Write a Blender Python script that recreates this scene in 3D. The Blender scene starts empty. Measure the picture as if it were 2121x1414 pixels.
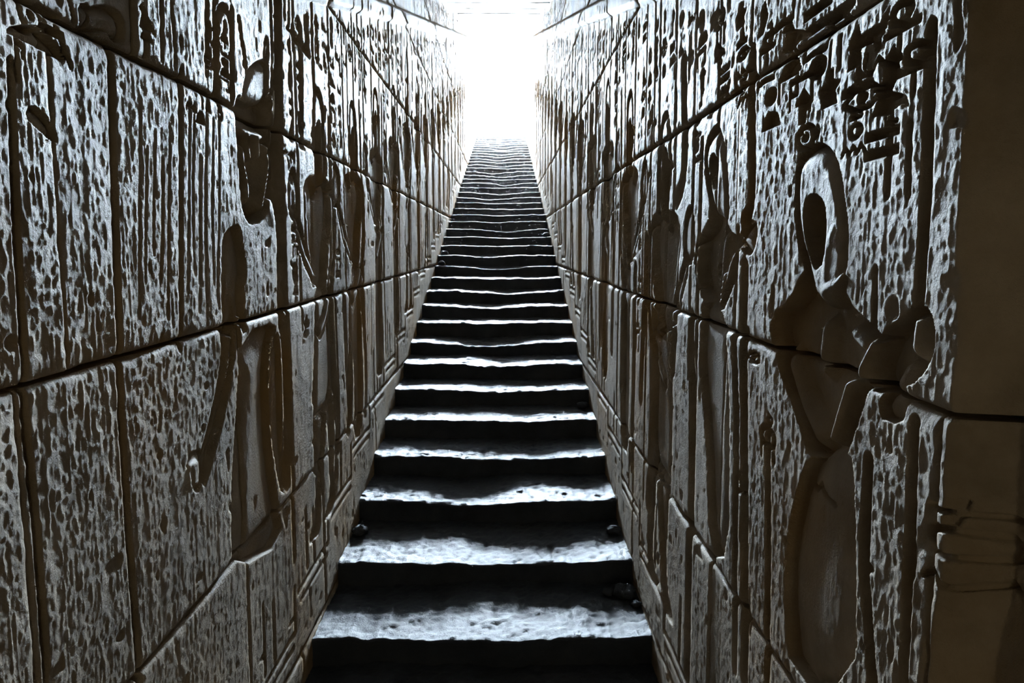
import bpy, math, random
import numpy as np
from mathutils import Matrix, Vector, Euler

# ------------------------------------------------------------------ camera, sky, light, exposure
FPX = 1700.0
EYE = 1.65                      # eye height above the line of the step noses
SLOPE = 0.2256                  # rise of the stair per metre
XL, XR = -0.565, 0.435          # wall planes left and right of the camera
scene = bpy.context.scene
col = scene.collection
cam_d = bpy.data.cameras.new('camera'); cam = bpy.data.objects.new('camera', cam_d); col.objects.link(cam)
cam.location = (0, 0, EYE)
CAM_ROT = Euler((math.radians(90 - 6.7), 0, math.radians(-0.52)), 'XYZ')
cam.rotation_euler = CAM_ROT
cam_d.sensor_width = 36.0; cam_d.lens = FPX / 2121 * 36.0; cam_d.clip_start = 0.02; cam_d.clip_end = 200
scene.camera = cam

ROOF_END = 16.5                 # the roof stops here, the stair above is open to the sky
TOP_Y = 17.0                    # doorway onto the temple roof
w = bpy.data.worlds.new('sky'); scene.world = w; w.use_nodes = True
bg = w.node_tree.nodes['Background']; bg.inputs[0].default_value = (0.71, 0.86, 1.0, 1); bg.inputs[1].default_value = 460.0

def area(name, loc, rot, sx, sy, power, color, portal=False):
    d = bpy.data.lights.new(name, 'AREA'); d.shape = 'RECTANGLE'; d.size = sx; d.size_y = sy
    d.energy = power; d.color = color
    o = bpy.data.objects.new(name, d); o.location = loc; o.rotation_euler = rot; col.objects.link(o)
    if portal: d.cycles.is_portal = True
    return o
ang = math.atan(SLOPE)
ymid = (ROOF_END + TOP_Y) / 2
area('sky_portal_roof', (-.065, ymid, SLOPE * ymid + 2.6), (ang, 0, 0), 1.3, (TOP_Y - ROOF_END) / math.cos(ang) + .6, 1, (1, 1, 1), True)
area('sky_portal_door', (-.065, TOP_Y + .45, SLOPE * TOP_Y + 1.3), (math.radians(-90), 0, 0), 1.3, 3.0, 1, (1, 1, 1), True)
# dim warm fill light added unseen behind the camera, tinting the left wall
area('warm_fill', (0.36, -1.75, 1.35), (math.radians(82), 0, math.radians(8)), 0.35, 0.35, 1.25, (1.0, .84, .48))
scene.view_settings.view_transform = 'Standard'; scene.view_settings.look = 'None'
scene.view_settings.exposure = 1.35; scene.view_settings.gamma = 1.0; scene.view_settings.use_curve_mapping = False

rng = np.random.default_rng(7); random.seed(7)
MROT = np.array(CAM_ROT.to_matrix())
def wall_pt(px, py, X):
    """measured picture point -> (Y, Z) on the wall plane x = X"""
    d = MROT @ np.array([(px - 1060.5) / FPX, (707 - py) / FPX, -1.0])
    t = X / d[0]
    return np.array([d[1] * t, EYE + d[2] * t])
def to_px(x, y, z):
    c = MROT.T @ np.array([x, y, z - EYE])
    return 1060.5 + FPX * c[0] / -c[2], 707 - FPX * c[1] / -c[2]

# ------------------------------------------------------------------ materials
def nodes(m): return m.node_tree.nodes, m.node_tree.links
def stone_mat(name, dark, light, warm, rough, spec, bump=.35, scale=1.0, spot=.45):
    m = bpy.data.materials.new(name); m.use_nodes = True; N, L = nodes(m)
    b = N['Principled BSDF']
    tc = N.new('ShaderNodeTexCoord')
    n1 = N.new('ShaderNodeTexNoise'); n1.inputs['Scale'].default_value = 5 * scale; n1.inputs['Detail'].default_value = 8; n1.inputs['Roughness'].default_value = .65
    n2 = N.new('ShaderNodeTexNoise'); n2.inputs['Scale'].default_value = 1.7 * scale; n2.inputs['Detail'].default_value = 3
    n3 = N.new('ShaderNodeTexNoise'); n3.inputs['Scale'].default_value = 160 * scale; n3.inputs['Detail'].default_value = 6; n3.inputs['Roughness'].default_value = .7
    for n in (n1, n2, n3): L.new(tc.outputs['Object'], n.inputs['Vector'])
    r1 = N.new('ShaderNodeValToRGB'); r1.color_ramp.elements[0].position = .32; r1.color_ramp.elements[1].position = .68
    r1.color_ramp.elements[0].color = (*dark, 1); r1.color_ramp.elements[1].color = (*light, 1)
    L.new(n1.outputs['Fac'], r1.inputs['Fac'])
    mx = N.new('ShaderNodeMix'); mx.data_type = 'RGBA'; mx.inputs[7].default_value = (*warm, 1)
    r2 = N.new('ShaderNodeMapRange'); r2.inputs['From Min'].default_value = .48; r2.inputs['From Max'].default_value = .66; r2.inputs['To Max'].default_value = spot
    L.new(n2.outputs['Fac'], r2.inputs['Value']); L.new(r2.outputs[0], mx.inputs[0]); L.new(r1.outputs[0], mx.inputs[6])
    L.new(mx.outputs[2], b.inputs['Base Color'])
    b.inputs['Roughness'].default_value = rough; b.inputs['Specular IOR Level'].default_value = spec
    bp = N.new('ShaderNodeBump'); bp.inputs['Strength'].default_value = bump; bp.inputs['Distance'].default_value = .004
    L.new(n3.outputs['Fac'], bp.inputs['Height']); L.new(bp.outputs[0], b.inputs['Normal'])
    return m
M_WALL = stone_mat('sandstone_wall', (.27, .205, .135), (.56, .45, .32), (.46, .27, .09), .64, .38, 1.0, 1.0, .75)
M_CORE = stone_mat('joint_mortar', (.10, .09, .07), (.18, .16, .13), (.15, .11, .07), .9, .2)
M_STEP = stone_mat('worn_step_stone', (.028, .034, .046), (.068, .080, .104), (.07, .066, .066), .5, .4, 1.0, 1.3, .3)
M_CEIL = stone_mat('roof_slab_stone', (.12, .115, .105), (.21, .20, .19), (.19, .16, .13), .7, .3)
M_FRAME = stone_mat('door_frame_stone', (.34, .33, .32), (.5, .49, .47), (.45, .4, .33), .6, .4)
M_ROOF = stone_mat('temple_roof_paving', (.4, .39, .37), (.55, .54, .5), (.5, .45, .38), .7, .3)

# ------------------------------------------------------------------ mesh helpers
def make_obj(name, co, faces, mat, parent=None, smooth=True):
    me = bpy.data.meshes.new(name)
    co = np.asarray(co, np.float32); faces = np.asarray(faces, np.int32)
    me.vertices.add(len(co)); me.vertices.foreach_set('co', co.ravel())
    k = faces.shape[1]
    me.loops.add(faces.size); me.loops.foreach_set('vertex_index', faces.ravel())
    me.polygons.add(len(faces)); me.polygons.foreach_set('loop_start', np.arange(0, faces.size, k, dtype=np.int32))
    me.polygons.foreach_set('use_smooth', np.full(len(faces), smooth, bool))
    me.update(calc_edges=True); me.validate()
    me.materials.append(mat)
    o = bpy.data.objects.new(name, me); col.objects.link(o)
    if parent: o.parent = parent
    return o
def box_arrays(x0, x1, y0, y1, z0, z1, shear=0.0):
    v = [(x, y, z + shear * y) for x in (x0, x1) for y in (y0, y1) for z in (z0, z1)]
    f = [(0, 1, 3, 2), (4, 6, 7, 5), (0, 4, 5, 1), (2, 3, 7, 6), (0, 2, 6, 4), (1, 5, 7, 3)]
    return v, f
def grid_faces(nr, nc):
    i = np.arange(nr * nc).reshape(nr, nc)
    return np.stack([i[:-1, :-1], i[:-1, 1:], i[1:, 1:], i[1:, :-1]], -1).reshape(-1, 4)
LAT = rng.random((8, 256, 256)).astype(np.float32)
def vnoise(a, b, k=0):
    """smooth value noise in -1..1 of two coordinate arrays"""
    L = LAT[k % 8]
    ai = np.floor(a).astype(np.int64); bi = np.floor(b).astype(np.int64)
    fa = (a - ai).astype(np.float32); fb = (b - bi).astype(np.float32)
    fa = fa * fa * (3 - 2 * fa); fb = fb * fb * (3 - 2 * fb)
    a0 = ai & 255; a1 = (ai + 1) & 255; b0 = bi & 255; b1 = (bi + 1) & 255
    n = (L[a0, b0] * (1 - fa) + L[a1, b0] * fa) * (1 - fb) + (L[a0, b1] * (1 - fa) + L[a1, b1] * fa) * fb
    return n * 2 - 1
def sstep(x, a, b):
    t = np.clip((x - a) / (b - a), 0, 1); return t * t * (3 - 2 * t)

# ------------------------------------------------------------------ signed distances (positive inside)
def sd_seg(Y, Z, p, q):
    vx, vz = q[0] - p[0], q[1] - p[1]; l = vx * vx + vz * vz + 1e-12
    t = np.clip(((Y - p[0]) * vx + (Z - p[1]) * vz) / l, 0, 1)
    return np.hypot(Y - p[0] - t * vx, Z - p[1] - t * vz), t
def sd_line(Y, Z, pts, r):
    d = None
    for p, q in zip(pts[:-1], pts[1:]):
        e, t = sd_seg(Y, Z, p, q)
        d = e if d is None else np.minimum(d, e)
    return r - d
def sd_poly(Y, Z, pts):
    d = None; ins = np.zeros(np.broadcast(Y, Z).shape, bool)
    n = len(pts)
    for i in range(n):
        p, q = pts[i], pts[(i + 1) % n]
        e, _ = sd_seg(Y, Z, p, q); d = e if d is None else np.minimum(d, e)
        if abs(q[1] - p[1]) > 1e-9:
            c = ((p[1] > Z) != (q[1] > Z)) & (Y < (q[0] - p[0]) * (Z - p[1]) / (q[1] - p[1]) + p[0])
            ins ^= c
    return np.where(ins, d, -d)
def smooth_closed(pts, n=1):
    for _ in range(n):
        q = []
        for i in range(len(pts)):
            a = np.array(pts[i], float); b = np.array(pts[(i + 1) % len(pts)], float)
            q += [a * .75 + b * .25, a * .25 + b * .75]
        pts = q
    return [np.array(p) for p in pts]
def smooth_open(pts, n=1):
    pts = [np.array(p, float) for p in pts]
    for _ in range(n):
        q = [pts[0]]
        for i in range(len(pts) - 1):
            a, b = pts[i], pts[i + 1]; q += [a * .75 + b * .25, a * .25 + b * .75]
        q.append(pts[-1]); pts = q
    return pts

# ------------------------------------------------------------------ hieroglyphs: strokes in a unit cell (L = stroke, P = filled, O = disc, R = ring)
GLYPHS = [
    [('L', [(0, .35), (.17, .6), (.33, .35), (.5, .6), (.67, .35), (.83, .6), (1, .35)], .055)],            # water
    [('P', [(.35, 0), (.55, 0), (.75, .45), (.6, 1), (.4, .75)])],                                          # reed
    [('P', [(0, .25), (1, .25), (.85, .65), (.6, .8), (.4, .8), (.15, .65)])],                              # loaf
    [('R', .5, .5, .38, .07), ('O', .5, .5, .12)],                                                          # sun disc
    [('L', [(0, .45), (.3, .7), (.7, .7), (1, .45), (.7, .25), (.3, .25), (0, .45)], .05), ('O', .5, .47, .12)],   # mouth / eye
    [('P', [(.1, .3), (.45, .2), (.8, .35), (1, .25), (.9, .5), (.55, .7), (.45, .95), (.25, 1), (.1, .88), (.28, .78), (.2, .55)]), ('L', [(.45, .25), (.45, 0), (.62, 0)], .04), ('L', [(.6, .28), (.6, 0), (.75, 0)], .04)],  # bird
    [('L', [(.5, 0), (.5, .5)], .07), ('L', [(.15, .5), (.85, .5)], .07), ('R', .5, .77, .17, .06)],        # looped cross
    [('L', [(.05, .1), (.05, .9), (.95, .9), (.95, .1), (.65, .1)], .06)],                                  # house
    [('L', [(.15, .1), (.15, .9)], .07), ('L', [(.5, .1), (.5, .9)], .07), ('L', [(.85, .1), (.85, .9)], .07)],  # three strokes
    [('L', [(0, .3), (.25, .3), (.4, .55), (.6, .3), (1, .3)], .06), ('L', [(0, .3), (.05, .75)], .06)],     # viper
    [('P', [(.05, .1), (.95, .1), (.95, .3), (.05, .3)]), ('P', [(.05, .55), (.95, .55), (.95, .75), (.05, .75)])],  # slabs
    [('L', [(.1, .2), (.5, .25), (.9, .2)], .07), ('L', [(.9, .2), (.95, .6)], .06), ('L', [(.1, .2), (.02, .5)], .05)],  # arm
    [('P', [(.5, 1), (.8, .6), (.62, .6), (.62, 0), (.38, 0), (.38, .6), (.2, .6)])],                        # tool
    [('P', [(.25, 0), (.75, 0), (.7, .35), (.85, .55), (.6, .65), (.62, .95), (.4, .97), (.35, .65), (.15, .5)])],   # seated man
    [('R', .5, .3, .22, .06), ('L', [(.5, .52), (.5, 1)], .06), ('L', [(.25, .8), (.75, .8)], .05)],         # sistrum
    [('P', [(0, .4), (.2, .55), (.8, .55), (1, .8), (.95, .4), (.75, .3), (.75, .05), (.65, .05), (.62, .28), (.3, .28), (.28, .05), (.18, .05), (.15, .35)])],  # animal
    [('O', .5, .5, .3)],
    [('L', [(.5, 0), (.5, .95)], .07), ('L', [(.5, .95), (.75, .8), (.7, .6)], .06)],                        # crook
    [('P', [(.1, .05), (.9, .05), (.9, .2), (.6, .25), (.55, .9), (.45, .9), (.4, .25), (.1, .2)])],
]
def glyph_sd(g, Y, Z, y0, z0, w_, h_, flip):
    """signed distance in metres of glyph g drawn in the cell at (y0, z0), w_ x h_"""
    s = min(w_, h_); d = None
    def P(p):
        a = (1 - p[0]) if flip else p[0]
        return (y0 + a * w_, z0 + p[1] * h_)
    for e in g:
        if e[0] == 'L': x = sd_line(Y, Z, [P(p) for p in e[1]], e[2] * s)
        elif e[0] == 'P': x = sd_poly(Y, Z, [P(p) for p in e[1]])
        else:
            c = P((e[1], e[2])); rr = np.hypot((Y - c[0]) / w_, (Z - c[1]) / h_)
            x = (e[3] - rr) * s if e[0] == 'O' else (e[4] - np.abs(rr - e[3])) * s
        d = x if d is None else np.maximum(d, x)
    return d

# ------------------------------------------------------------------ carved figure template, metres: a = towards the stair foot (the way it walks), b = height
WIG = smooth_closed([(-.085, 1.2), (-.07, 1.3), (0, 1.335), (.055, 1.29), (.06, 1.22), (.05, 1.17), (.055, 1.02), (.02, .99), (-.02, 1.04), (-.07, 1.03), (-.09, 1.1)], 2)
FACE = smooth_closed([(.02, 1.25), (.065, 1.235), (.07, 1.2), (.088, 1.18), (.072, 1.165), (.078, 1.14), (.05, 1.115), (.02, 1.12)], 1)
WIGIN = smooth_closed([(-.05, 1.2), (-.02, 1.24), (.03, 1.2), (.04, 1.1), (.02, 1.0), (-.045, 1.03)], 2)
NECK = [(-.035, 1.14), (.045, 1.14), (.06, 1.03), (-.06, 1.03)]
TORSO = smooth_closed([(-.2, 1.03), (-.1, 1.06), (.1, 1.06), (.2, 1.03), (.19, .96), (.1, .86), (.075, .72), (-.07, .72), (-.1, .86), (-.19, .96)], 1)
KILT = smooth_closed([(-.075, .74), (.08, .74), (.1, .62), (.2, .34), (-.1, .34), (-.1, .6)], 1)
GOWN = smooth_closed([(-.075, .74), (.08, .74), (.1, .62), (.09, .3), (.1, .07), (-.08, .07), (-.09, .3), (-.1, .6)], 1)
LEGF = smooth_closed([(.0, .38), (.1, .38), (.14, .2), (.165, .06), (.24, .02), (.245, -.005), (.11, -.005), (.105, .06), (.06, .2)], 1)
LEGB = smooth_closed([(-.09, .38), (.0, .38), (-.03, .2), (-.055, .06), (.03, .02), (.035, -.005), (-.115, -.005), (-.11, .06), (-.1, .2)], 1)
ARMB = [(-.175, 1.0), (-.185, .84), (-.115, .70)]
ARMB2 = [(-.115, .70), (-.02, .62), (.03, .60)]
ARMF = [(.17, 1.0), (.16, .86), (.10, .77)]
ARMF2 = [(.10, .77), (.2, .83), (.29, .92)]
OFFER = smooth_closed([(.27, .93), (.36, .93), (.375, 1.0), (.34, 1.06), (.29, 1.06), (.255, 1.0)], 2)
CROWN = smooth_closed([(-.075, 1.28), (.055, 1.28), (.07, 1.36), (.03, 1.45), (-.02, 1.52), (-.06, 1.45), (-.085, 1.36)], 2)

class Wall:
    def __init__(s, side, X, n):
        s.side, s.X, s.n = side, X, n
        s.cuts = []          # (bbox, fn(Y, Z) -> (signed distance), kind, params, id)
        s.figs = []          # figure outlines kept clear of writing
        s.ids = [None]       # id -> (name, label)
    def px(s, x, y): return wall_pt(x, y, s.X)
    def new_id(s, name, label=None): s.ids.append((name, label)); return len(s.ids) - 1
    def pxw(s, x, y, wpx):   # width along the wall of wpx picture pixels there
        return abs(s.px(x + wpx / 2, y)[0] - s.px(x - wpx / 2, y)[0])
    def add(s, pts, fn, kind, prm, fid=0, pad=.02):
        p = np.array(pts); s.cuts.append(((p[:, 0].min() - pad, p[:, 0].max() + pad, p[:, 1].min() - pad, p[:, 1].max() + pad), fn, kind, prm, fid))
    # kinds: sunk (edge depth, floor bulge width, remaining depth), groove (depth), ridge (height)
    def sunk(s, pts, depth, wid, rest, fid=0):
        s.add(pts, lambda Y, Z, P=[tuple(q) for q in pts]: sd_poly(Y, Z, P), 'sunk', (depth, wid, rest), fid)
    def limb(s, pts, r, depth, rest, fid=0):
        s.add(pts, lambda Y, Z, P=[tuple(q) for q in pts]: sd_line(Y, Z, P, r), 'sunk', (depth, r, rest), fid, r + .02)
    def groove(s, pts, r, depth, fid=0):
        s.add(pts, lambda Y, Z, P=[tuple(q) for q in pts]: sd_line(Y, Z, P, r), 'groove', (depth, r), fid, r + .01)
    def ridge(s, pts, r, hgt, fid=0):
        s.add(pts, lambda Y, Z, P=[tuple(q) for q in pts]: sd_line(Y, Z, P, r), 'ridge', (hgt, r), fid, r + .01)
    def pgroove(s, wpx, depth, pxs, fid=0, sm=1):
        pts = smooth_open([s.px(*p) for p in pxs], sm); x, y = pxs[len(pxs) // 2]
        s.groove(pts, s.pxw(x, y, wpx) / 2, depth, fid)
    def pridge(s, wpx, hgt, pxs, fid=0):
        pts = smooth_open([s.px(*p) for p in pxs], 1); x, y = pxs[len(pxs) // 2]
        s.ridge(pts, s.pxw(x, y, wpx) / 2, .002 if hgt >= .024 else -.007, fid)
    def psunk(s, depth, wid, rest, pxs, fid=0, sm=1):
        pts = smooth_closed([s.px(*p) for p in pxs], sm); s.sunk(pts, depth, wid, rest, fid); return pts

    def figure(s, Y0, vtop, label, gown=False, crown=False, staff=True, arms=True, scale=1.0, head=True, depth=.03):
        """procession figure whose head is at Y0 and whose wig top is vtop above the step noses; it walks down (towards -Y)"""
        fid = s.new_id('carved_figure', label)
        zt = SLOPE * Y0 + vtop
        T = lambda pts: [(Y0 - a * scale, zt + (b - 1.335) * scale) for a, b in pts]
        D = depth
        if gown: s.sunk(T(GOWN), D, .06, .010, fid)
        else:
            s.sunk(T(LEGB), D, .03, .009, fid); s.sunk(T(LEGF), D, .03, .007, fid); s.sunk(T(KILT), D, .05, .006, fid)
        s.sunk(T(TORSO), D, .09, .016, fid); s.sunk(T(NECK), D, .04, .022, fid)
        if arms:
            for A, r in ((ARMB, .03), (ARMB2, .024), (ARMF, .03), (ARMF2, .024)): s.limb(T(A), r * scale, D * .9, .002, fid)
            s.sunk(T(OFFER), D * .8, .03, .002, fid)
        if head:
            if crown: s.sunk(T(CROWN), D, .04, .001, fid)
            s.sunk(T(FACE), D, .03, .010, fid); s.sunk(T(WIG), D * 1.15, .03, .001, fid); s.sunk(T(WIGIN), D * .8, .05, .016, fid)
            s.groove(T([(.052, 1.19), (.03, 1.192)]), .005, .004, fid)
        if staff:
            s.groove(T([(.42, .02), (.42, 1.2)]), .009, .012)
        hp = np.array(T(WIG)); s.figs.append((hp[:, 0].min() - .07, hp[:, 0].max() + .07, hp[:, 1].min() - .1, hp[:, 1].max() + (.24 if crown else .06)))
        p = np.array(T(TORSO)); s.figs.append((p[:, 0].min() - .02, p[:, 0].max() + .02, -9, p[:, 1].max() + .02))
        p = np.array(T(TORSO) + T(WIG) + T(KILT)); _ = ((p[:, 0].min() - .01, p[:, 0].max() + .01, p[:, 1].min(), p[:, 1].max() + (.22 if crown else .03)))
        return fid

    def free(s, y0, y1, z0, z1):
        for a, b, c, d in s.figs:
            if y1 > a and y0 < b and z1 > c and z0 < d: return False
        return True
    def text_column(s, y, wid, v0, v1, label=None, flip=False, depth=.006, every=1.0, lines=True):
        fid = s.new_id('hieroglyph_column', label); made = 0
        z = SLOPE * y + v1; zend = SLOPE * y + v0
        r = random.Random(int(y * 1000) + (1 if s.n > 0 else 2))
        while z > zend:
            g = r.choice(GLYPHS); h = wid * r.uniform(.45, .95)
            z -= h * 1.12
            if not s.free(y - .005, y + wid + .005, z, z + h): continue
            if r.random() > every: continue
            wd = wid * r.uniform(.55, .8); yy = y + (wid - wd) / 2
            s.add([(yy, z), (yy + wd, z + h)], lambda Y, Z, g=g, a=(yy, z, wd, h, flip): glyph_sd(g, Y, Z, *a), 'glyph', (depth,), fid, .008); made += 1
        return made
    # -------------------------------------------------------------- evaluate the carved surface on a block's grid
    def height(s, Yc, Zr):
        nr, nc = len(Zr), len(Yc)
        Y = np.broadcast_to(Yc[None, :], (nr, nc)); Z = np.broadcast_to(Zr[:, None], (nr, nc))
        k = 0 if s.n > 0 else 3
        base = .0026 * vnoise(Y * 2.6 + 9, Z * 2.6, k) + .0003 * vnoise(Y * 15, Z * 11, k + 1)
        base += .00025 * (1 - 2 * np.abs(vnoise(Y * 62, Z * 40, k + 2))) + .00035 * vnoise(Y * 130, Z * 80, k + 3)
        base += .0003 * (1 - 2 * np.abs(vnoise(Y * 90, Z * 5, k + 4))) + .0003 * vnoise(Y * 230, Z * 150, k + 5)
        worn = sstep(vnoise(Y * 1.3 + 4, Z * 2.1 + 2, k + 5), 0, .8)
        base += worn * (.0007 * vnoise(Y * 26, Z * 19, k + 6) + .0007 * (1 - 2 * np.abs(vnoise(Y * 70, Z * 60, k + 7))))
        pit = vnoise(Y * 31 + 3, Z * 26 + 8, k + 2); base -= .004 * sstep(pit, .74, .92)
        DY = np.gradient(Yc) if nc > 1 else np.array([.01])
        H = np.zeros((nr, nc), np.float32); ID = np.zeros((nr, nc), np.int32); rel = np.ones((nr, nc), np.float32)
        for bb, fn, kind, prm, fid in s.cuts:
            if bb[1] < Yc[0] or bb[0] > Yc[-1] or bb[3] < Zr[0] or bb[2] > Zr[-1]: continue
            c0 = max(np.searchsorted(Yc, bb[0]) - 1, 0); c1 = min(np.searchsorted(Yc, bb[1]) + 1, nc)
            r0 = max(np.searchsorted(Zr, bb[2]) - 1, 0); r1 = min(np.searchsorted(Zr, bb[3]) + 1, nr)
            if c1 - c0 < 1 or r1 - r0 < 1: continue
            sl = (slice(r0, r1), slice(c0, c1))
            d = fn(Y[sl].astype(np.float64), Z[sl].astype(np.float64))
            h = H[sl]; m = d > 0
            e = np.clip(DY[c0:c1][None, :] * 1.4, .002, .03)          # carved walls lean by about one grid cell
            if kind == 'sunk':
                D, wd, rest = prm
                t = np.clip(d / wd, 0, 1); prof = -(rest + (D - rest) * (1 - np.sqrt(np.clip(1 - (1 - t) ** 2, 0, 1))))
                wgt = sstep(d, -.6 * e, e * .4)
                H[sl] = h * (1 - wgt) + np.where(m, prof, -D) * wgt
                rel[sl][m] = .5
            elif kind == 'groove':
                D, r = prm; H[sl] = h - D * sstep(d, -.5 * e, np.maximum(e * .5, r * .5))
            elif kind == 'ridge':
                D, r = prm; t = np.clip(d[m] / r, 0, 1); h[m] = h[m] + np.maximum(D - h[m], 0) * np.sin(t * math.pi / 2) ** 1.2      # rises to level D
            else:
                D = prm[0]; old = ID[sl]
                H[sl] = h - D * sstep(d, -.5 * e, .5 * e)
                m = m & (old == 0)
            if fid: ID[sl][m] = fid
        if s.n < 0:                                       # set-back added beside the viewer so the near right wall falls into shade
            H = H - .06 * sstep(.785 - Y + .01 * vnoise(Y * 0, Z * 9, 2), 0, .022)
        return H + base * rel, ID

WL = Wall('left', XL, 1); WR = Wall('right', XR, -1)

# ------------------------------------------------------------------ what is carved on the left wall
# procession figures (head positions measured on the wall)
WL.figure(2.55, 1.55, 'figure in a rounded wig, second carved figure of the left wall, below the worn text')
lab_far = 'small distant figure of the carved procession on the left wall'
WL.figure(3.12, 1.48, 'narrow wigged figure carved behind the second one on the left wall', gown=True)
WL.figure(3.70, 1.50, 'wigged figure carved where the sloping joint crosses its shoulders on the left wall', gown=True)
y = 4.3; i = 0
while y < 12:
    WL.figure(y, 1.5 + .03 * random.uniform(-1, 1), lab_far, gown=(i % 2 == 0), crown=(i % 3 == 1), depth=.032)
    y += .6 + .04 * random.uniform(-1, 1); i += 1
# nearest figure with disc and plume crown
f1 = WL.new_id('carved_figure', 'tall figure with disc and plume crown, largest carving on the left wall')
WL.psunk(.042, .05, .036, [(487, 196), (512, 213), (545, 222), (560, 190), (566, 280), (573, 330), (581, 372), (588, 460), (574, 470), (562, 398), (552, 445), (530, 464), (512, 455), (502, 420), (495, 330), (490, 250)], f1)
WL.psunk(.024, .035, .003, [(511, 152), (519, 139), (533, 129), (546, 126), (554, 135), (555, 170), (554, 200), (548, 216), (540, 222), (528, 219), (512, 211), (500, 203), (505, 175)], f1)
WL.psunk(.02, .02, .002, [(546, 128), (546, 90), (551, 74), (556, 92), (556, 115), (551, 128)], f1)
WL.pgroove(4, .012, [(562, 88), (564, 150), (561, 195), (556, 225)], f1)
WL.pridge(14, .040, [(503, 310), (506, 345), (514, 380), (514, 412)], f1)
WL.pridge(10, .040, [(553, 308), (557, 345), (549, 395), (543, 430)], f1)
WL.pridge(9, .034, [(516, 282), (519, 325)], f1); WL.pridge(9, .036, [(536, 285), (537, 322)], f1)
WL.pridge(8, .034, [(505, 272), (542, 284)], f1)
WL.pridge(13, .034, [(558, 420), (566, 450)], f1)
WL.psunk(.024, .05, .012, [(463, 500), (470, 480), (492, 465), (500, 480), (512, 560), (505, 600), (512, 680), (500, 690), (497, 640), (490, 690), (470, 695), (462, 640), (462, 560)], f1)
WL.pridge(17, .016, [(484, 480), (484, 540)], f1); WL.pridge(7, .02, [(478, 560), (474, 680)], f1); WL.pridge(10, .02, [(490, 620), (496, 676)], f1)
# legs and skirt hem
WL.pgroove(15, .022, [(467, 690), (470, 740), (455, 830), (432, 920), (420, 960)], f1)
WL.pgroove(9, .016, [(486, 690), (482, 760), (462, 860), (440, 940), (425, 990)], f1)
WL.psunk(.026, .11, .004, [(500, 695), (572, 668), (556, 720), (552, 790), (556, 900), (568, 1010), (590, 1120), (486, 1180), (480, 1080), (484, 960), (496, 800)], f1)
WL.psunk(.022, .03, .008, [(570, 690), (578, 700), (582, 900), (590, 1020), (578, 1010), (560, 900), (556, 790), (560, 720)], f1)
WL.psunk(.014, .04, .004, [(385, 945), (420, 930), (425, 950), (418, 1015), (402, 1018)], f1)
for k in range(5): WL.pridge(10, .03, [(395, 968 + 9 * k), (410, 960 + 9 * k)], f1)
# framing lines of the panels
for wpx, dep, P in ((13, .02, [(232, 100), (240, 400), (250, 760), (264, 1050), (292, 1414)]),
                    (16, .02, [(18, 130), (28, 450), (52, 820), (78, 1100), (98, 1414)]),
                    (7, .012, [(372, 150), (376, 420), (378, 720)]),
                    (13, .024, [(574, 0), (576, 250), (582, 480), (583, 670)]),
                    (14, .02, [(588, 690), (594, 820), (594, 990)]),
                    (10, .016, [(657, 650), (652, 830), (655, 960)]),
                    (7, .012, [(686, 620), (690, 800), (700, 930)]),
                    (9, .016, [(726, 612), (724, 780), (722, 880)]),
                    (5, .010, [(748, 600), (758, 760), (757, 850)]),
                    (6, .010, [(712, 620), (716, 760), (722, 870)]),
                    (6, .012, [(424, 0), (424, 150)]), (6, .012, [(440, 0), (443, 190)]), (5, .012, [(478, 20), (480, 200)]),
                    (4, .012, [(493, 40), (500, 90), (510, 150)]), (5, .012, [(330, 0), (332, 120)]), (4, .01, [(350, 0), (358, 100)]),
                    (5, .012, [(622, 60), (624, 270)]), (4, .01, [(606, 70), (640, 110)]), (4, .01, [(608, 100), (606, 60)]),
                    (4, .01, [(636, 100), (632, 40)])):
    WL.pgroove(wpx, dep, P)
rq = random.Random(21)
for x0 in (292, 306, 322, 338, 352, 392, 402, 415, 428, 441, 452):          # drip-worn vertical flutes left of the crowned figure
    y0 = rq.uniform(190, 330); WL.pgroove(rq.uniform(3, 5), rq.uniform(.0008, .0022), [(x0, y0), (x0 + rq.uniform(-4, 4), (y0 + 640) / 2), (x0 + rq.uniform(-3, 5), rq.uniform(520, 690))])
# cartouche beside the crown
ct = WL.new_id('cartouche', 'upright oval name ring filled with signs')
rp = [WL.px(*p) for p in ((447, 200), (447, 40), (452, 20), (462, 14), (471, 28), (477, 60), (478, 200))]
WL.groove(smooth_open(rp, 2), .009, .013, ct)
for k, (gx, gy) in enumerate(((462, 55), (462, 85), (464, 108), (463, 130), (464, 152), (463, 175), (430, 60), (431, 95), (430, 130))):
    c = WL.px(gx, gy); WL.add([(c[0] - .03, c[1] - .014), (c[0] + .03, c[1] + .014)],
        lambda Y, Z, g=GLYPHS[(k * 5 + 1) % len(GLYPHS)], a=(c[0] - .028, c[1] - .012, .056, .025, False): glyph_sd(g, Y, Z, *a), 'glyph', (.012,), ct, .006)
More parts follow.
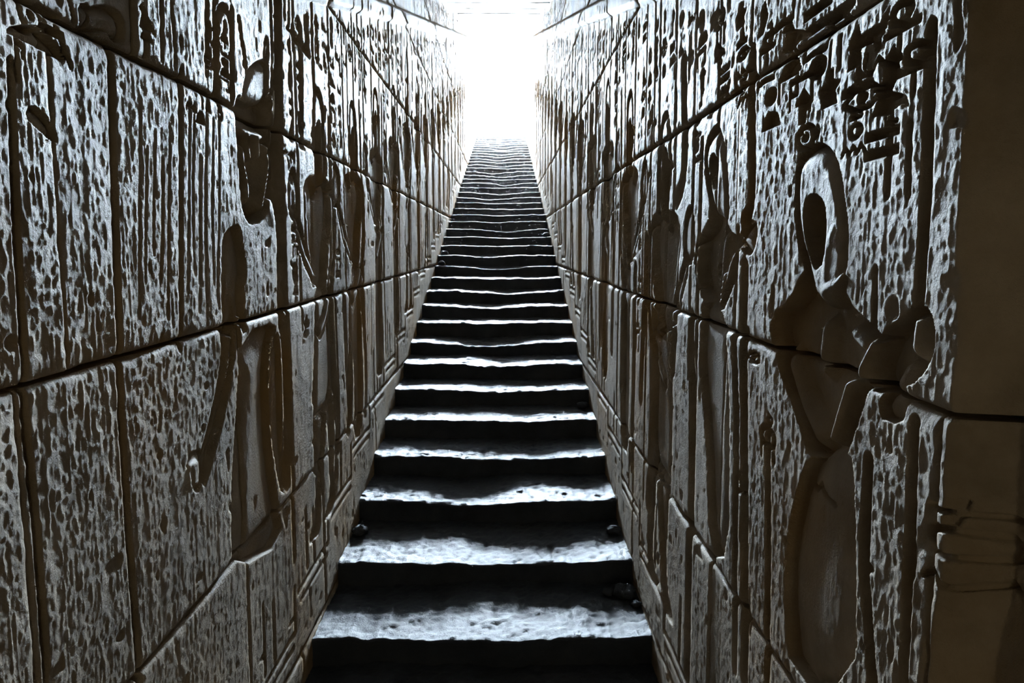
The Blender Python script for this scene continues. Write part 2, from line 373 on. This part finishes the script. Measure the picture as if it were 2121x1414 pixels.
# sunk signs on the worn near panels, upper left
nl = WL.new_id('hieroglyph_group', 'large worn signs at the upper left')
WL.psunk(.022, .03, .004, [(170, 60), (180, 20), (215, 10), (248, 20), (262, 50), (262, 90), (240, 84), (225, 60), (205, 70)], nl)
WL.psunk(.02, .03, .006, [(0, 60), (40, 80), (100, 110), (140, 130), (130, 100), (95, 70), (60, 50)], nl)
WL.psunk(.02, .02, .003, [(168, 10), (190, 8), (200, 40), (190, 60), (172, 50)], nl)
WL.psunk(.016, .02, .004, [(60, 215), (95, 240), (125, 290), (110, 295), (70, 260), (50, 240)], nl)
WL.pgroove(8, .014, [(120, 60), (140, 110), (150, 135)], nl); WL.pgroove(7, .012, [(150, 0), (160, 40)], nl)
for k, (gx, gy) in enumerate(((60, 20), (110, 30), (30, 110), (300, 40), (300, 80), (395, 215), (425, 205), (455, 225), (415, 240))):
    c = WL.px(gx, gy); q = .06 if gx < 350 else .045
    WL.add([(c[0] - q / 2, c[1] - q / 2), (c[0] + q / 2, c[1] + q / 2)],
        lambda Y, Z, g=GLYPHS[(k * 7 + 3) % len(GLYPHS)], a=(c[0] - q / 2, c[1] - q / 2, q, q * .8, False): glyph_sd(g, Y, Z, *a), 'glyph', (.012,), nl, .006)
# small signs in front of the figures
sg = WL.new_id('hieroglyph_column', 'short column of small signs before the crowned figure')
for k, (gx, gy) in enumerate(((610, 465), (609, 490), (611, 512), (608, 535), (611, 555), (700, 480), (701, 498), (700, 515), (701, 540), (700, 560), (632, 660), (631, 685))):
    c = WL.px(gx, gy); q = .05
    WL.add([(c[0] - q / 2, c[1] - q / 2), (c[0] + q / 2, c[1] + q / 2)],
        lambda Y, Z, g=GLYPHS[(k * 3 + 2) % len(GLYPHS)], a=(c[0] - q / 2, c[1] - q / 2, q * 1.3, q * .6, False): glyph_sd(g, Y, Z, *a), 'glyph', (.010,), sg, .006)
WL.figs.append((1.55, 2.02, 0.5, 2.02 * SLOPE + EYE + .5)); WL.figs.append((0.4, 1.55, 0, 1.86))
# columns of writing above the heads
y = 2.08; i = 0
while y < 14.5:
    wd = .085 if y < 8 else .11
    WL.text_column(y, wd, 1.05 if i % 5 else .8, 1.77, None, depth=.007 + .0004 * y, every=.93)
    if i % 2 == 0: WL.groove([(y - .012, SLOPE * y + 1.2 - .15 * (i % 3)), (y - .012, SLOPE * y + 1.78)], .005, .008)
    y += wd + .024; i += 1

# ------------------------------------------------------------------ what is carved on the right wall
WR.figure(2.27, 1.50, 'wigged figure with raised offering, third carved figure of the right wall')
WR.figure(2.90, 1.53, 'slender wigged figure behind the third one on the right wall', gown=True)
WR.figure(3.53, 1.55, 'slender figure beside the far stretch of vertical lines on the right wall', gown=True)
lab_far = 'small distant figure of the carved procession on the right wall'
y = 4.15; i = 0
while y < 12:
    WR.figure(y, 1.53 + .03 * random.uniform(-1, 1), lab_far, gown=(i % 2 == 1), crown=(i % 3 == 2), depth=.032)
    y += .6 + .04 * random.uniform(-1, 1); i += 1
g1 = WR.new_id('carved_figure', 'largest wigged figure, nearest on the right wall, holding up a round vessel')
WR.psunk(.036, .09, .028, [(1598, 655), (1640, 625), (1668, 560), (1700, 540), (1760, 560), (1755, 625), (1830, 690), (1840, 720), (1800, 800), (1770, 900), (1745, 960), (1680, 960), (1650, 860), (1606, 740)], g1)
WR.psunk(.026, .10, .008, [(1680, 930), (1760, 930), (1770, 1000), (1775, 1200), (1770, 1414), (1640, 1414), (1620, 1200), (1640, 1050)], g1)
WR.psunk(.032, .030, -.001, [(1648, 420), (1652, 340), (1672, 305), (1700, 296), (1725, 312), (1742, 350), (1752, 410), (1760, 470), (1758, 560), (1735, 640), (1690, 640), (1672, 560), (1655, 500)], g1)
WR.psunk(.034, .03, .032, [(1668, 420), (1690, 400), (1712, 420), (1716, 470), (1712, 540), (1690, 560), (1672, 500)], g1)
WR.pridge(13, .036, [(1728, 480), (1716, 520), (1712, 570)], g1); WR.pridge(8, .010, [(1722, 340), (1730, 400)], g1)
WR.pridge(11, .030, [(1710, 600), (1735, 588), (1750, 570)], g1)
WR.pridge(28, .031, [(1812, 715), (1795, 745), (1780, 780)], g1); WR.pridge(22, .031, [(1756, 798), (1740, 850), (1724, 905)], g1)
WR.pridge(24, .020, [(1700, 680), (1690, 760)], g1); WR.pridge(26, .020, [(1755, 690), (1780, 715)], g1)
WR.pridge(24, .020, [(1625, 740), (1650, 830), (1680, 900)], g1)
WR.psunk(.034, .05, .024, [(1830, 690), (1875, 660), (1900, 630), (1935, 640), (1945, 700), (1930, 760), (1890, 800), (1850, 790), (1810, 820), (1800, 770)], g1)
WR.pridge(50, .028, [(1908, 672), (1902, 715)], g1)
WR.psunk(.02, .04, .004, [(1815, 860), (1850, 760), (1880, 740), (1880, 830), (1870, 880)], g1)
g2 = WR.new_id('carved_figure', 'second wigged figure of the right wall with bent arms')
WR.psunk(.034, .08, .022, [(1438, 520), (1448, 490), (1465, 470), (1470, 420), (1500, 430), (1505, 480), (1535, 500), (1530, 540), (1515, 590), (1490, 650), (1455, 620), (1440, 570)], g2)
WR.psunk(.034, .032, -.001, [(1457, 340), (1462, 295), (1474, 270), (1486, 260), (1496, 290), (1503, 330), (1506, 400), (1508, 440), (1500, 470), (1478, 450), (1466, 400)], g2)
WR.psunk(.032, .03, .030, [(1468, 340), (1476, 318), (1484, 335), (1486, 380), (1478, 390), (1470, 375)], g2)
WR.pridge(8, .030, [(1488, 370), (1486, 400), (1484, 430)], g2)
WR.pridge(10, .026, [(1528, 512), (1512, 545), (1504, 580)], g2); WR.pridge(7, .025, [(1498, 570), (1488, 630)], g2); WR.pridge(8, .024, [(1446, 515), (1442, 560), (1446, 585)], g2)
WR.pridge(12, .018, [(1494, 495), (1484, 550), (1488, 580)], g2)
WR.psunk(.022, .04, .003, [(1530, 500), (1545, 470), (1560, 455), (1572, 470), (1565, 515), (1550, 530)], g2)
WR.psunk(.024, .07, .006, [(1455, 620), (1490, 640), (1505, 700), (1512, 900), (1510, 1150), (1470, 1150), (1462, 900), (1448, 760), (1450, 680)], g2)
WR.figs += [(.6, 1.42, .3, 1.98), (1.45, 2.05, .4, 2.06)]
for wpx, dep, P in ((24, .022, [(1936, 60), (1925, 400), (1908, 640)]), (10, .012, [(1818, 560), (1815, 700)]),
                    (12, .014, [(1560, 110), (1562, 300), (1560, 430), (1545, 455)]), (9, .014, [(1416, 130), (1417, 320), (1412, 380), (1400, 410)]),
                    (14, .018, [(1545, 560), (1540, 700), (1542, 900), (1545, 1100), (1540, 1400)]), (9, .014, [(1520, 700), (1528, 900), (1525, 1100), (1520, 1380)]),
                    (8, .012, [(1530, 480), (1522, 620), (1520, 700)]), (22, .02, [(1800, 960), (1790, 1150), (1800, 1300), (1810, 1414)]),
                    (9, .012, [(1770, 1090), (1762, 1180), (1772, 1330)]), (22, .02, [(1895, 880), (1888, 1100), (1875, 1414)]),
                    (10, .014, [(1590, 880), (1592, 1100), (1588, 1400)]), (10, .014, [(1430, 660), (1432, 900), (1428, 1160), (1424, 1400)]),
                    (8, .012, [(1355, 660), (1353, 900), (1345, 1040)]), (7, .012, [(1385, 640), (1388, 850), (1380, 1100)]),
                    (6, .010, [(1318, 560), (1316, 760), (1310, 960)]), (6, .010, [(1295, 420), (1292, 640), (1290, 800)]),
                    (5, .010, [(1250, 400), (1248, 560), (1245, 700)]), (5, .010, [(1270, 420), (1272, 560), (1268, 720)]),
                    (8, .012, [(1400, 480), (1398, 640), (1392, 760)]), (7, .012, [(1340, 500), (1336, 660), (1330, 820)]),
                    (12, .014, [(1850, 230), (1846, 320), (1842, 400)]), (12, .014, [(1890, 260), (1886, 400)])):
    WR.pgroove(wpx, dep, P)
ng = WR.new_id('hieroglyph_group', 'worn signs above and before the largest figure')
sp = [(1540, 110, .05), (1541, 145, .05), (1541, 175, .055), (1540, 205, .055), (1490, 110, .06), (1500, 150, .06), (1500, 185, .06), (1580, 40, .07), (1590, 100, .07), (1590, 150, .07), (1600, 200, .06),
      (1600, 250, .06), (1660, 190, .07), (1665, 220, .07), (1665, 250, .07), (1670, 285, .06), (1720, 120, .07), (1720, 180, .07), (1780, 150, .08), (1790, 200, .08), (1830, 120, .07), (1775, 260, .05), (1770, 310, .05), (1640, 80, .08), (1690, 30, .08), (1735, 20, .08), (1845, 150, .08), (1870, 60, .09), (1620, 30, .08), (1450, 40, .06), (1455, 80, .06), (1452, 120, .055), (1455, 160, .055), (1452, 200, .05), (1490, 40, .06), (1492, 75, .06), (1535, 30, .06), (1538, 70, .06), (1440, 250, .045), (1441, 275, .045), (1440, 300, .045), (1441, 330, .04), (1845, 210, .07), (1830, 290, .07), (1800, 70, .08), (1770, 100, .07), (1900, 140, .08), (1690, 90, .07), (1695, 140, .07), (1640, 140, .06), (1635, 180, .06),
      (1468, 560, .04), (1590, 880, .06), (1590, 905, .06), (1590, 930, .06), (1540, 985, .05), (1540, 1010, .05), (1560, 740, .05), (1690, 1010, .07), (1960, 1100, .09), (1980, 1220, .08)]
for k, (gx, gy, q) in enumerate(sp):
    c = WR.px(gx, gy)
    WR.add([(c[0] - q / 2, c[1] - q / 2), (c[0] + q / 2, c[1] + q / 2)],
        lambda Y, Z, g=GLYPHS[(k * 5 + 4) % len(GLYPHS)], a=(c[0] - q * .7, c[1] - q * .34, q * 1.4, q * .68, True): glyph_sd(g, Y, Z, *a), 'glyph', (.014,), ng, .03)
y = 1.72; i = 0
while y < 14.5:
    wd = .085 if y < 8 else .11
    WR.text_column(y, wd, 1.05 if i % 4 else .75, 1.77, None, flip=True, depth=.007 + .0004 * y, every=.93)
    if i % 2 == 0: WR.groove([(y - .012, SLOPE * y + 1.2 - .15 * (i % 3)), (y - .012, SLOPE * y + 1.78)], .005, .008)
    y += wd + .024; i += 1

# both walls: ground lines of the procession in short level steps, frieze band, small band of signs under the roof
for W in (WL, WR):
    y = .9; k = 0
    while y < 14:
        ln = .42; zb = SLOPE * (y + ln / 2) + .17
        W.groove([(y, zb), (y + ln * .9, zb)], .006, .010); W.groove([(y + .03, zb - .035), (y + ln * .85, zb - .035)], .005, .008)
        W.groove([(y + ln * .9, zb), (y + ln * .9, zb + .12)], .006, .008)
        W.groove([(y + ln * .45, zb + .02), (y + ln * .45, zb + .17)], .007, .008); W.groove([(y + ln * .25, zb + .03), (y + ln * .25, zb + .2)], .006, .008)
        y += ln; k += 1
    fr = W.new_id('frieze_band', 'plain raised band running parallel to the stair under the roof')
    ys = np.linspace(.5, 17.2, 2)
    def band(Y, Z): v = Z - SLOPE * Y; return np.minimum(v - 1.79, 1.88 - v)
    W.cuts.append(((.3, 17.4, SLOPE * .3 + 1.75, SLOPE * 17.4 + 1.92), band, 'ridge', (.022, .02), fr))
    y = 6.0
    while y < 14:
        W.text_column(y, .13, 1.93, 2.08, None, depth=.012); y += .17

# ------------------------------------------------------------------ build the walls: block by block
COURSES = [-1.62, -1.13, -.66, -.165, .285, .765, 1.24, 1.72, 2.20, 2.68, 3.16, 3.64, 4.12, 4.6]     # joint heights relative to the eye
STEP_X, STEP_Z, FINE_Y = 1.75, 2.6, .0145
tri = 0
def v_top(y): return 2.12 if y < ROOF_END else 2.42
def build_wall(W):
    global tri
    X, n = W.X, W.n
    o, f = box_arrays(min(X - n * .07, X - n * .45), max(X - n * .07, X - n * .45), -2.6, TOP_Y + .3, -1.6, 6.4)
    wall = make_obj('wall_' + W.side, o, f, M_CORE, None, False); wall['kind'] = 'structure'
    wall['label'] = 'stone block wall on the %s carved with a procession and writing' % W.side
    acc = {}
    rr = random.Random(3 if n > 0 else 5)
    for ci in range(len(COURSES) - 1):
        z0, z1 = COURSES[ci] + EYE, COURSES[ci + 1] + EYE
        y = -2.6 + rr.uniform(-.5, 0)
        while y < TOP_Y + .3:
            ln = rr.uniform(.7, 1.05) if y < 4 else rr.uniform(1.0, 1.5)
            ya, yb = max(y, -2.6), min(y + ln, TOP_Y + .3); y += ln
            if yb - ya < .12: continue
            if z1 < SLOPE * ya - .1 or z0 > SLOPE * yb + v_top(yb): continue       # under the steps / above the wall head
            g = .0035
            a, b, c, d = ya + g * .6, yb - g * .6, z0 + g, z1 - g
            # visible?
            vis = False
            for yy in np.linspace(max(a, .25), max(b, .25), 6):
                for zz in np.linspace(c, d, 5):
                    if yy > .3 and SLOPE * yy - .1 < zz < SLOPE * yy + 2.3:
                        p = to_px(X, yy, zz)
                        if -60 < p[0] < 2180 and -60 < p[1] < 1474: vis = True
            if not vis or b < .3:
                Yc = np.linspace(a, b, 14); Zr = np.linspace(c, d, 10)
                if b > .3: Yc = np.linspace(a, b, 60); Zr = np.linspace(c, d, 50)
            else:
                lim = abs(X) / .66                              # nearer than this the wall is out of the picture
                ra = min(max(a, lim), b - .01); qa, qb = X * FPX / ra, X * FPX / b
                Yc = X * FPX / np.linspace(qa, qb, max(int(abs(qa - qb) / STEP_X), 24))
                out = [Yc[0]]
                for q in Yc[1:]:
                    kk = max(1, int(math.ceil((q - out[-1]) / (FINE_Y if q < 7.5 else .034)))); out += list(np.linspace(out[-1], q, kk + 1)[1:])
                Yc = np.array(out)
                if a < ra - .02: Yc = np.concatenate([np.linspace(a, ra, max(3, int((ra - a) / .02)))[:-1], Yc])
                ym = math.sqrt(ra * b); dz = STEP_Z * ym / FPX
                zl = max(c, min(wall_pt(to_px(X, q, c)[0], 1440, X)[1] for q in (ra, b)), SLOPE * ra - .06)
                zh = min(d, max(wall_pt(to_px(X, q, c)[0], -25, X)[1] for q in (ra, b)), SLOPE * b + 2.13)
                if zh - zl < .02: zl, zh = c, d; dz = .02
                Zr = np.linspace(zl, zh, max(int((zh - zl) / dz), 12))
                if zl > c + .01: Zr = np.concatenate([np.linspace(c, zl, max(3, int((zl - c) / .02)))[:-1], Zr])
                if zh < d - .01: Zr = np.concatenate([Zr, np.linspace(zh, d, max(3, int((d - zh) / .02)))[1:]])
            H, ID = W.height(Yc, Zr)
            # arrises worn and chipped
            Yg, Zg = np.meshgrid(Yc, Zr)
            ed = np.minimum(np.minimum(Zg - c, d - Zg), np.minimum(Yg - a, b - Yg) * 1.6)
            chip = .006 + .012 * sstep(vnoise(Yg * 9 + ci, Zg * 9, 6), .1, .9)
            H = H - chip * np.exp(-ed / (.003 + .004 * sstep(vnoise(Yg * 23, Zg * 23 + ci, 2), 0, 1)))
            H = H + rr.uniform(-.0025, .0025)
            nr, nc = H.shape
            co = np.empty((nr, nc, 3), np.float32); co[..., 0] = X + n * H; co[..., 1] = Yg; co[..., 2] = Zg
            F = grid_faces(nr, nc)
            if n > 0: F = F[:, ::-1] if False else F
            cid = ID[:-1, :-1].reshape(-1)
            vc = (Zg - SLOPE * Yg)[:-1, :-1].reshape(-1); yc = Yg[:-1, :-1].reshape(-1)
            keep = (vc > -.14) & (vc < np.where(yc < ROOF_END, 2.2, 2.45))
            if n < 0: F = F[:, ::-1]
            cof = co.reshape(-1, 3)
            for k in np.unique(cid[keep]):
                m = keep & (cid == k); ff = F[m]; u, inv = np.unique(ff, return_inverse=True)
                pv, pf = cof[u], inv.reshape(-1, 4)
                if k == 0:
                    # skirt: the block's sides going back into the joint
                    rim = np.concatenate([np.arange(nc), (np.arange(1, nr) * nc + nc - 1), ((nr - 1) * nc + np.arange(nc - 2, -1, -1)), (np.arange(nr - 2, 0, -1) * nc)])
                    back = cof[rim].copy(); back[:, 0] = X - n * .075
                    nb = len(pv); ring = np.concatenate([cof[rim], back]); q = len(rim); i0 = np.arange(q); i1 = (i0 + 1) % q
                    sf = np.stack([nb + i1, nb + i0, nb + q + i0, nb + q + i1], 1)
                    if n < 0: sf = sf[:, ::-1]
                    kz = ring[:q]; kk = (kz[:, 2] - SLOPE * kz[:, 1] > -.14) & (kz[:, 2] - SLOPE * kz[:, 1] < 2.45)
                    sf = sf[kk & kk[i1]]
                    pv = np.concatenate([pv, ring]); pf = np.concatenate([pf, sf])
                    make_obj('stone_block', pv, pf, M_WALL, wall); tri += 2 * len(pf)
                else:
                    acc.setdefault(k, []).append((pv, pf))
    for k in sorted(acc):
        off = 0; V = []; Fs = []
        for pv, pf in acc[k]:
            V.append(pv); Fs.append(pf + off); off += len(pv)
        name, label = W.ids[k]
        if sum(len(q) for q in Fs) < 6: continue
        ob = make_obj(name, np.concatenate(V), np.concatenate(Fs), M_WALL, wall); tri += 2 * sum(len(q) for q in Fs)
        if label: ob['label'] = label
    return wall
build_wall(WL); build_wall(WR)
print('wall triangles', tri)

# ------------------------------------------------------------------ stair: every step a worn stone of its own
stair = bpy.data.objects.new('staircase', None); col.objects.link(stair)
stair['label'] = 'long straight flight of worn stone steps climbing to the bright doorway'; stair['category'] = 'staircase'
NOSE_PX = [1326, 1164, 1036, 937, 850, 785, 723, 677, 634, 598, 572, 546, 519, 499, 482, 462, 445, 429, 415, 402, 388]
TREAD = .36; RISE = TREAD * SLOPE; N_TOP = 41
def nose_y(i):
    if 0 <= i < len(NOSE_PX):
        # depth at which height i * RISE projects to the measured row
        z = SLOPE * 2.25 + i * RISE; lo, hi = .5, 30
        for _ in range(50):
            m = (lo + hi) / 2
            if to_px(-.06, m, z)[1] > NOSE_PX[i]: lo = m
            else: hi = m
            if z > EYE: pass
        y_ = (lo + hi) / 2; y0 = 2.25 + TREAD * i
        return y0 + max(-.1, min(.1, y_ - y0)) if i < 13 else y0 + max(-.05, min(.05, y_ - y0)) * .3
    return 2.25 + TREAD * i
NX = 170
xs = np.linspace(XL + .001, XR - .001, NX)
def step_mesh(i):
    r = random.Random(100 + i)
    yn, yb = nose_y(i), nose_y(i + 1); z = SLOPE * 2.25 + i * RISE
    cx = -.06 + r.uniform(-.1, .1); A = r.choice([.008, .012, .018, .024, .03]); wdt = r.uniform(.16, .28)
    if i == 7: A = .038; cx = -.10
    if i in (1, 3): A = .026
    if i == 0: A = .012
    k = i % 5
    sag = A * np.exp(-((xs - cx) / wdt) ** 2)
    rough = .004 * vnoise(xs * 17 + i * 7, xs * 0 + i, k) + .0025 * vnoise(xs * 45 + i * 3, xs * 0 + i * 2.3, k + 1) + .0012 * vnoise(xs * 120, xs * 0 + i * 1.7, k + 2)
    nose_z = z - sag + rough * .9
    push = sag * 1.1 - .010 * vnoise(xs * 7 + i * 5, xs * 0 + i * .7, k + 3) - .004 * vnoise(xs * 31 + i, xs * 0 + 3.3 * i, k + 2) + .006
    # chipped ends
    for e, sgn in ((XL, 1), (XR, -1)):
        ch = r.uniform(0, .02); push = push + ch * np.exp(-np.abs(xs - e) / .03); nose_z = nose_z - ch * .5 * np.exp(-np.abs(xs - e) / .03)
    q_ = 1.0 if i < 9 else max(.25, 1 - (i - 9) * .1)       # the upper treads are smoother
    rows = []
    zb = z - RISE - .035
    R = .010
    for t in (0, .25, .5, .75, .9):                       # riser, leaning back a little
        zz = zb + (nose_z - R - zb) * t
        rows.append((yn + push + .004 + .003 * vnoise(xs * 11, zz * 30 + i, k), zz))
    for a_ in np.linspace(10, 90, 6):                      # rounded nose
        a_ = math.radians(a_); rows.append((yn + push + R * (1 - math.cos(a_)) + .0, nose_z - R + R * math.sin(a_)))
    dep = yb + .05 - yn
    for t in np.linspace(.04, 1, 48):                      # tread, dished where feet fall
        yy = yn + push + (dep - push) * t
        hollow = sag * (1 - .55 * t) + A * .25 * np.exp(-((xs - cx - .03) / (wdt * .9)) ** 2) * math.sin(math.pi * min(t * 1.3, 1))
        zz = z - hollow + rough * .9 * (1 - t) + q_ * (.0035 * vnoise(xs * 14 + i, yy * 14, k) + .0034 * vnoise(xs * 38 + i, yy * 38, k + 1) + .0024 * vnoise(xs * 90, yy * 90, k + 2) - .006 * sstep(vnoise(xs * 30 + i * 3, yy * 44, k + 3), .7, .95))
        rows.append((yy, zz))
    nr = len(rows)
    co = np.zeros((nr + 1, NX, 3), np.float32); co[..., 0] = xs
    for j, (yy, zz) in enumerate(rows): co[j, :, 1] = yy; co[j, :, 2] = zz
    co[nr, :, 1] = yb + .05; co[nr, :, 2] = zb             # back face down into the fill
    F = grid_faces(nr + 1, NX)
    # underside
    v = co.reshape(-1, 3); u = len(v)
    bot = np.array([[0, NX - 1, nr * NX + NX - 1, nr * NX]]); 
    F = np.concatenate([F, bot[:, ::-1]])
    return v, F
def lump(cx, cy, cz, r, seed, squash=.6):
    """small irregular stone or mortar lump"""
    rg = np.random.default_rng(seed); nu, nv = 14, 9
    th = np.linspace(0, 2 * np.pi, nu, endpoint=False); ph = np.linspace(.02, np.pi - .02, nv)
    T, P = np.meshgrid(th, ph); amp = 1 + .35 * vnoise(np.cos(T) * 1.7 + seed, np.sin(T) * 1.7 + P * 1.3, seed) + .2 * rg.uniform(-1, 1, T.shape)
    v = np.stack([cx + r * amp * np.sin(P) * np.cos(T), cy + r * amp * np.sin(P) * np.sin(T), cz + r * squash * amp * np.cos(P)], -1).reshape(-1, 3)
    idx = np.arange(nu * nv).reshape(nv, nu); nx = np.roll(idx, -1, 1)
    F = np.stack([idx[:-1], idx[1:], nx[1:], nx[:-1]], -1).reshape(-1, 4)
    return v, F
for i in range(-12, N_TOP):
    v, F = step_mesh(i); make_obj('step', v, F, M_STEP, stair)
CHIPS = [(0, XR - .045, .29, .034, 'largest rough stone chip in the right corner of the nearest visible step'),
         (0, XR - .016, .22, .015, 'smallest stone chip against the right wall on the nearest visible step'),
         (0, XR - .095, .31, .019, 'middle stone chip of the three on the nearest visible step'),
         (1, XL + .035, .27, .028, 'rough stone chip at the left end of the second visible step'),
         (1, XR - .032, .27, .024, 'rough stone chip at the right end of the second visible step'),
         (4, XR - .04, .27, .028, 'stone chip at the right end of the fifth visible step'),
         (12, XL + .045, .14, .032, 'stone chip at the left wall halfway up the stair'),
         (13, XL + .05, .14, .030, 'stone chip at the left wall one step above the halfway one'),
         (15, XR - .04, .14, .034, 'stone chip at the right wall halfway up the stair')]
for q, (i, lx, ly, lr, lb) in enumerate(CHIPS):
    z = SLOPE * 2.25 + i * RISE
    a, b = lump(0, 0, 0, lr, 11 * (i + 2) + q)
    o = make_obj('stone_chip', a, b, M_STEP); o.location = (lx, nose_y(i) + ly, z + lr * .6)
    o['label'] = lb; o['category'] = 'stone'; o['group'] = 'stone chips lying on the steps'

# ------------------------------------------------------------------ floor landing at the top, lobby floor, roof slabs, doorway
zt = SLOPE * 2.25 + N_TOP * RISE; yt = nose_y(N_TOP)
v, f = box_arrays(-1.1, .97, yt, yt + .9, zt - .3, zt - .004); o = make_obj('floor', v, f, M_STEP, None, False); o['kind'] = 'structure'
# stone fill under the stair and lobby behind
v, f = box_arrays(XL - .4, XR + .4, -2.6, TOP_Y, -.42, -.22, SLOPE); o = make_obj('floor_fill', v, f, M_CORE, None, False); o['kind'] = 'structure'
v, f = box_arrays(XL - .5, XR + .5, -2.9, -2.6, -1.6, 2.2); o = make_obj('wall_back', v, f, M_CORE, None, False); o['kind'] = 'structure'
# roof of long slabs laid across, stepped parallel to the stair
ceil = bpy.data.objects.new('ceiling', None); col.objects.link(ceil); ceil['kind'] = 'structure'; ceil['label'] = 'sloping roof of stone slabs over the lower stair'
yy = -2.6; rr = random.Random(9)
while yy < ROOF_END - .2:
    ln = min(rr.uniform(.9, 1.3), ROOF_END - yy)
    if ROOF_END - yy - ln < .4: ln = ROOF_END - yy
    dz = rr.uniform(-.006, .006)
    nxg, nyg = 24, 24; gx = np.linspace(XL - .16, XR + .16, nxg); gy = np.linspace(yy + .004, yy + ln - .004, nyg)
    GX, GY = np.meshgrid(gx, gy); GZ = SLOPE * GY + 2.10 + dz + .004 * vnoise(GX * 9, GY * 9, 1) + .003 * vnoise(GX * 30, GY * 30, 2)
    edge = np.minimum(GY - gy[0], gy[-1] - GY); GZ += .012 * np.exp(-edge / .01)
    lowv = np.stack([GX, GY, GZ], -1).reshape(-1, 3); upv = lowv.copy(); upv[:, 2] = SLOPE * upv[:, 1] + 2.45
    Fg = grid_faces(nyg, nxg); k = nxg * nyg
    rim = np.concatenate([np.arange(nxg), np.arange(1, nyg) * nxg + nxg - 1, (nyg - 1) * nxg + np.arange(nxg - 2, -1, -1), np.arange(nyg - 2, 0, -1) * nxg])
    sf = np.stack([rim, np.roll(rim, -1), np.roll(rim, -1) + k, rim + k], 1)
    make_obj('roof_slab', np.concatenate([lowv, upv]), np.concatenate([Fg[:, ::-1], Fg + k, sf]), M_CEIL, ceil)
    yy += ln
# projecting cornice stones along both wall heads where the roof is gone
for W, x0, x1 in ((WL, XL - .02, XL + .16), (WR, XR - .13, XR + .02)):
    tr = bpy.data.objects.new('trim_1' if W is WL else 'trim_2', None); col.objects.link(tr); tr['kind'] = 'structure'; tr['label'] = 'cornice of projecting stones on the %s wall head' % W.side
    yy = ROOF_END
    while yy < TOP_Y:
        v, f = box_arrays(x0, x1, yy + .005, yy + .8, 2.11, 2.3, SLOPE); make_obj('cornice_stone', v, f, M_CEIL, tr, False); yy += .81
# doorway at the top: two jambs and a sill
door = bpy.data.objects.new('door_1', None); col.objects.link(door); door['kind'] = 'structure'; door['label'] = 'bright open doorway onto the temple roof at the head of the stair'
for x0, x1 in ((XL - .3, XL + .02), (XR - .02, XR + .3)):
    v, f = box_arrays(x0, x1, yt + .42, yt + .7, zt - .2, zt + 2.4); make_obj('door_jamb', v, f, M_FRAME, door, False)
v, f = box_arrays(XL + .02, XR - .02, yt + .45, yt + .62, zt - .2, zt + .05); make_obj('door_sill', v, f, M_FRAME, door, False)

# ------------------------------------------------------------------ thin haze volume added for the lens glow around the doorway
hm = bpy.data.materials.new('glow_haze'); hm.use_nodes = True; N, L = nodes(hm); N.clear()
vo = N.new('ShaderNodeVolumeScatter'); vo.inputs['Density'].default_value = .0009; vo.inputs['Anisotropy'].default_value = .8; vo.inputs['Color'].default_value = (.95, .97, 1, 1)
out = N.new('ShaderNodeOutputMaterial'); L.new(vo.outputs[0], out.inputs['Volume'])
v, f = box_arrays(XL + .06, XR - .06, 6.5, TOP_Y + .3, .03, 2.05, SLOPE); hz = make_obj('glow_haze', v, f, hm, None, False); hz['kind'] = 'stuff'
hz['label'] = 'faint bright haze added for the glow around the doorway'; hz['category'] = 'haze'
